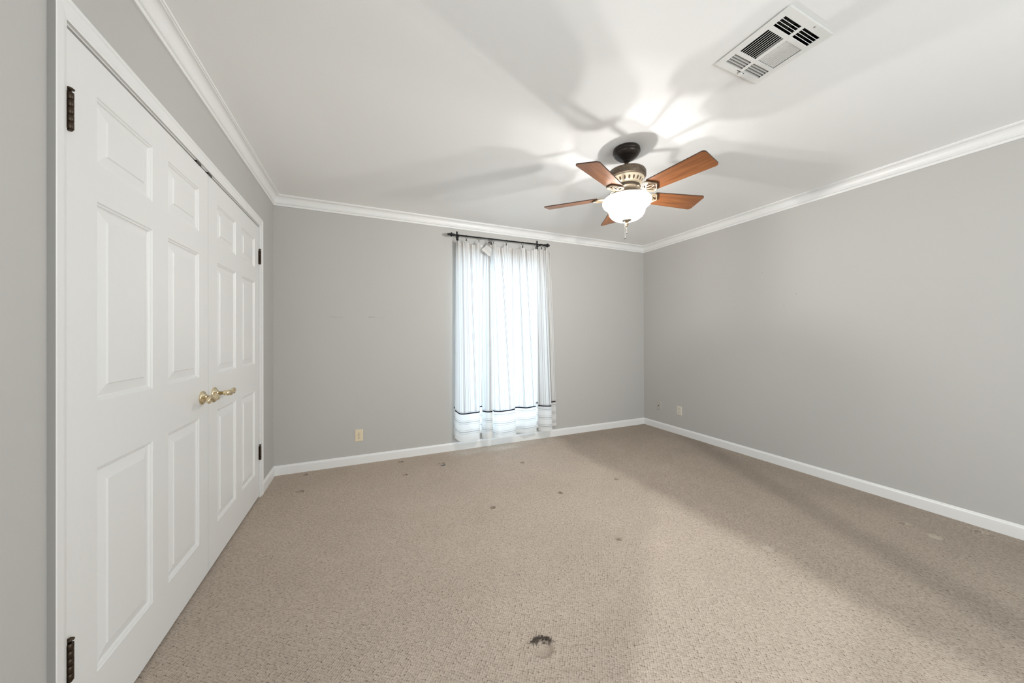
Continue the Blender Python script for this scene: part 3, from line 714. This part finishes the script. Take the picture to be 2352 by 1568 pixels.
for a_, b_ in (((h0 - .003, h1 - .003), (h0, h3 + .003)), ((h2, h1 - .003), (h2 + .003, h3 + .003)), ((h0, h1 - .003), (h2, h1)), ((h0, h3), (h2, h3 + .003))): m.box((*a_, zp + tp), (*b_, ZC + .002))
m.build('face_plate', M['vent'], vent, merge=False, xf=vx)
def louvres(sec, along, tilt, n, w, th=.0006, mat='vent'):
    x0, y0, x1, y1 = sec; m = MB()
    for k in range(n + 1):
        q = k / n
        if along == 'x':
            y = y0 + (y1 - y0) * q; a = Vector((1, 0, 0)); b = Vector((0, math.sin(tilt), math.cos(tilt))); c = Vector(((x0 + x1) / 2, y, zp + .0005)) + b * w / 2; L = (x1 - x0) / 2
        else:
            x = x0 + (x1 - x0) * q; a = Vector((0, 1, 0)); b = Vector((math.sin(tilt), 0, math.cos(tilt))); c = Vector((x, (y0 + y1) / 2, zp + .0005)) + b * w / 2; L = (y1 - y0) / 2
        m.obox(c, a, b, a.cross(b), L, w / 2, th)
    return m.build('louvre_set', M[mat], vent, merge=False, xf=vx)
louvres(SEC['s1'], 'x', math.radians(34), 4, .006, .0008); louvres(SEC['s2'], 'x', math.radians(34), 4, .006, .0008)
louvres(SEC['m1'], 'y', math.radians(50), 9, .009, .0008); louvres(SEC['m2'], 'y', math.radians(-42), 9, .0160, .0006)
louvres(SEC['b1'], 'x', math.radians(-30), 4, .0150, .0006, 'louvre'); louvres(SEC['b2'], 'x', math.radians(-30), 4, .0150, .0006, 'louvre')
m = MB()
for k in range(9):
    x = 1.492 + .012 * k; m.obox((x, .774, ZC + .022), Vector((0, 1, 0)), Vector((.5, 0, .866)), Vector((.866, 0, -.5)), .03, .0065, .0006)
    x = 1.622 + .012 * k; m.obox((x, .774, ZC + .026), Vector((0, 1, 0)), Vector((.8, 0, .6)), Vector((.6, 0, -.8)), .03, .005, .0006)
m.build('damper', M['damper'], vent, merge=False, xf=vx)
m = MB(); z1 = ZC + .30
m.box((h0 - .004, h1 - .004, ZC + .004), (h0, h3 + .004, z1)); m.box((h2, h1 - .004, ZC + .004), (h2 + .004, h3 + .004, z1)); m.box((h0, h1 - .004, ZC + .004), (h2, h1, z1)); m.box((h0, h3, ZC + .004), (h2, h3 + .004, z1)); m.box((h0 - .004, h1 - .004, z1), (h2 + .004, h3 + .004, z1 + .004))
m.build('duct', M['dark'], vent, merge=False, xf=vx)
m = MB(); m.box((1.585, .9955, zp - .0006), (1.633, .9985, zp + .001)); m.build('lever_slot', M['slot'], vent, xf=vx)
m = MB(); m.prism([(1.617 + .0115 * math.cos(PI * k / 12), .9975 + .016 * math.sin(PI * k / 12)) for k in range(13)], zp - .005, zp - .0036); m.box((1.609, .9965, zp - .0045), (1.625, .9985, zp + .0015)); m.build('damper_lever', M['vent'], vent, merge=False, xf=vx)
for px, py in ((1.602, 1.0040), (1.648, .7325)):
    m = MB(); m.lathe([(.0042, zp + .0005), (.0042, zp - .0008), (.0028, zp - .0018), (.0005, zp - .002)], (px, py), 14); m.build('screw', M['screw'], vent, xf=vx)

# ------------------------------------------------------------------ wall plates
def plate(name, loc, rz_, w, hh, mat, label, cat, duplex):
    """local: x across, z up, front faces -y"""
    e = thing(empty(name, loc, rz_), label, cat, None)
    m = MB(); t = .0055; b = .0045
    rows = [[(-w / 2 + o_, -d, -hh / 2 + o_), (w / 2 - o_, -d, -hh / 2 + o_), (w / 2 - o_, -d, hh / 2 - o_), (-w / 2 + o_, -d, hh / 2 - o_)] for o_, d in ((0, 0), (0, .0022), (b * .5, .0046), (b, t))]
    vs = m.grid(rows, smooth=False, close=True); m.face(vs[-1]); m.build('cover_plate', mat, e)
    if duplex:
        for s_ in (1, -1):
            zc = s_ * .0195; m = MB(); ol = []
            for k in range(28):
                a = 2 * PI * k / 28; ol.append((.0172 * math.cos(a), max(-.0128, min(.0128, .0172 * math.sin(a)))))
            rows = [[(x * f_, -d, zc + z * f_) for x, z in ol] for d, f_ in ((t - .0005, 1.02), (t + .0012, 1.0), (t + .0016, .95))]
            vs = m.grid(rows, close=True, smooth=False); m.face(vs[-1]); r = m.build('receptacle', mat, e)
            m = MB(); y0 = -(t + .0016)
            m.box((-.0078, y0 - .0004, zc - .0005), (-.0050, y0 + .001, zc + .0085)); m.box((.0046, y0 - .0004, zc + .0005), (.0074, y0 + .001, zc + .0080))
            m.lathe_axis([(.0030, -.001), (.0030, .0004)], (0, y0, zc - .0078), (0, -1, 0), 12); m.build('socket_slots', M['slot'], r, merge=False)
        m = MB(); m.lathe_axis([(.0032, -.001), (.0032, .0006), (.002, .0012)], (0, -t, 0), (0, -1, 0), 12); m.build('screw', M['slot'] if mat == M['ivory'] else M['screw'], e)
    else:
        m = MB(); m.lathe_axis([(.0058, -.001), (.0058, .002), (.0046, .0022), (.0046, .008), (.0036, .0084)], (0, -t, 0), (0, -1, 0), 16); m.build('coax_jack', M['slot'], e)
        for z in (.042, -.042):
            m = MB(); m.lathe_axis([(.0030, -.001), (.0030, .0005), (.002, .001)], (0, -t, z), (0, -1, 0), 12); m.build('screw', M['screw'], e)
    return e
plate('electrical_outlet', (-.0518, YB, .2687), 0, .0700, .1130, M['ivory'], 'ivory duplex outlet low on the wall, between closet and curtains', 'outlet', True)
plate('cable_plate', (XR, 3.2440, .2945), -PI / 2, .0710, .1110, M['grey_plate'], 'greyish cable plate with one coax jack, near the far corner', 'cable plate', False)
plate('electrical_outlet', (XR, 2.9320, .2910), -PI / 2, .0700, .1090, M['ivory_pale'], 'pale duplex outlet beside the cable plate on the long bare wall', 'outlet', True)
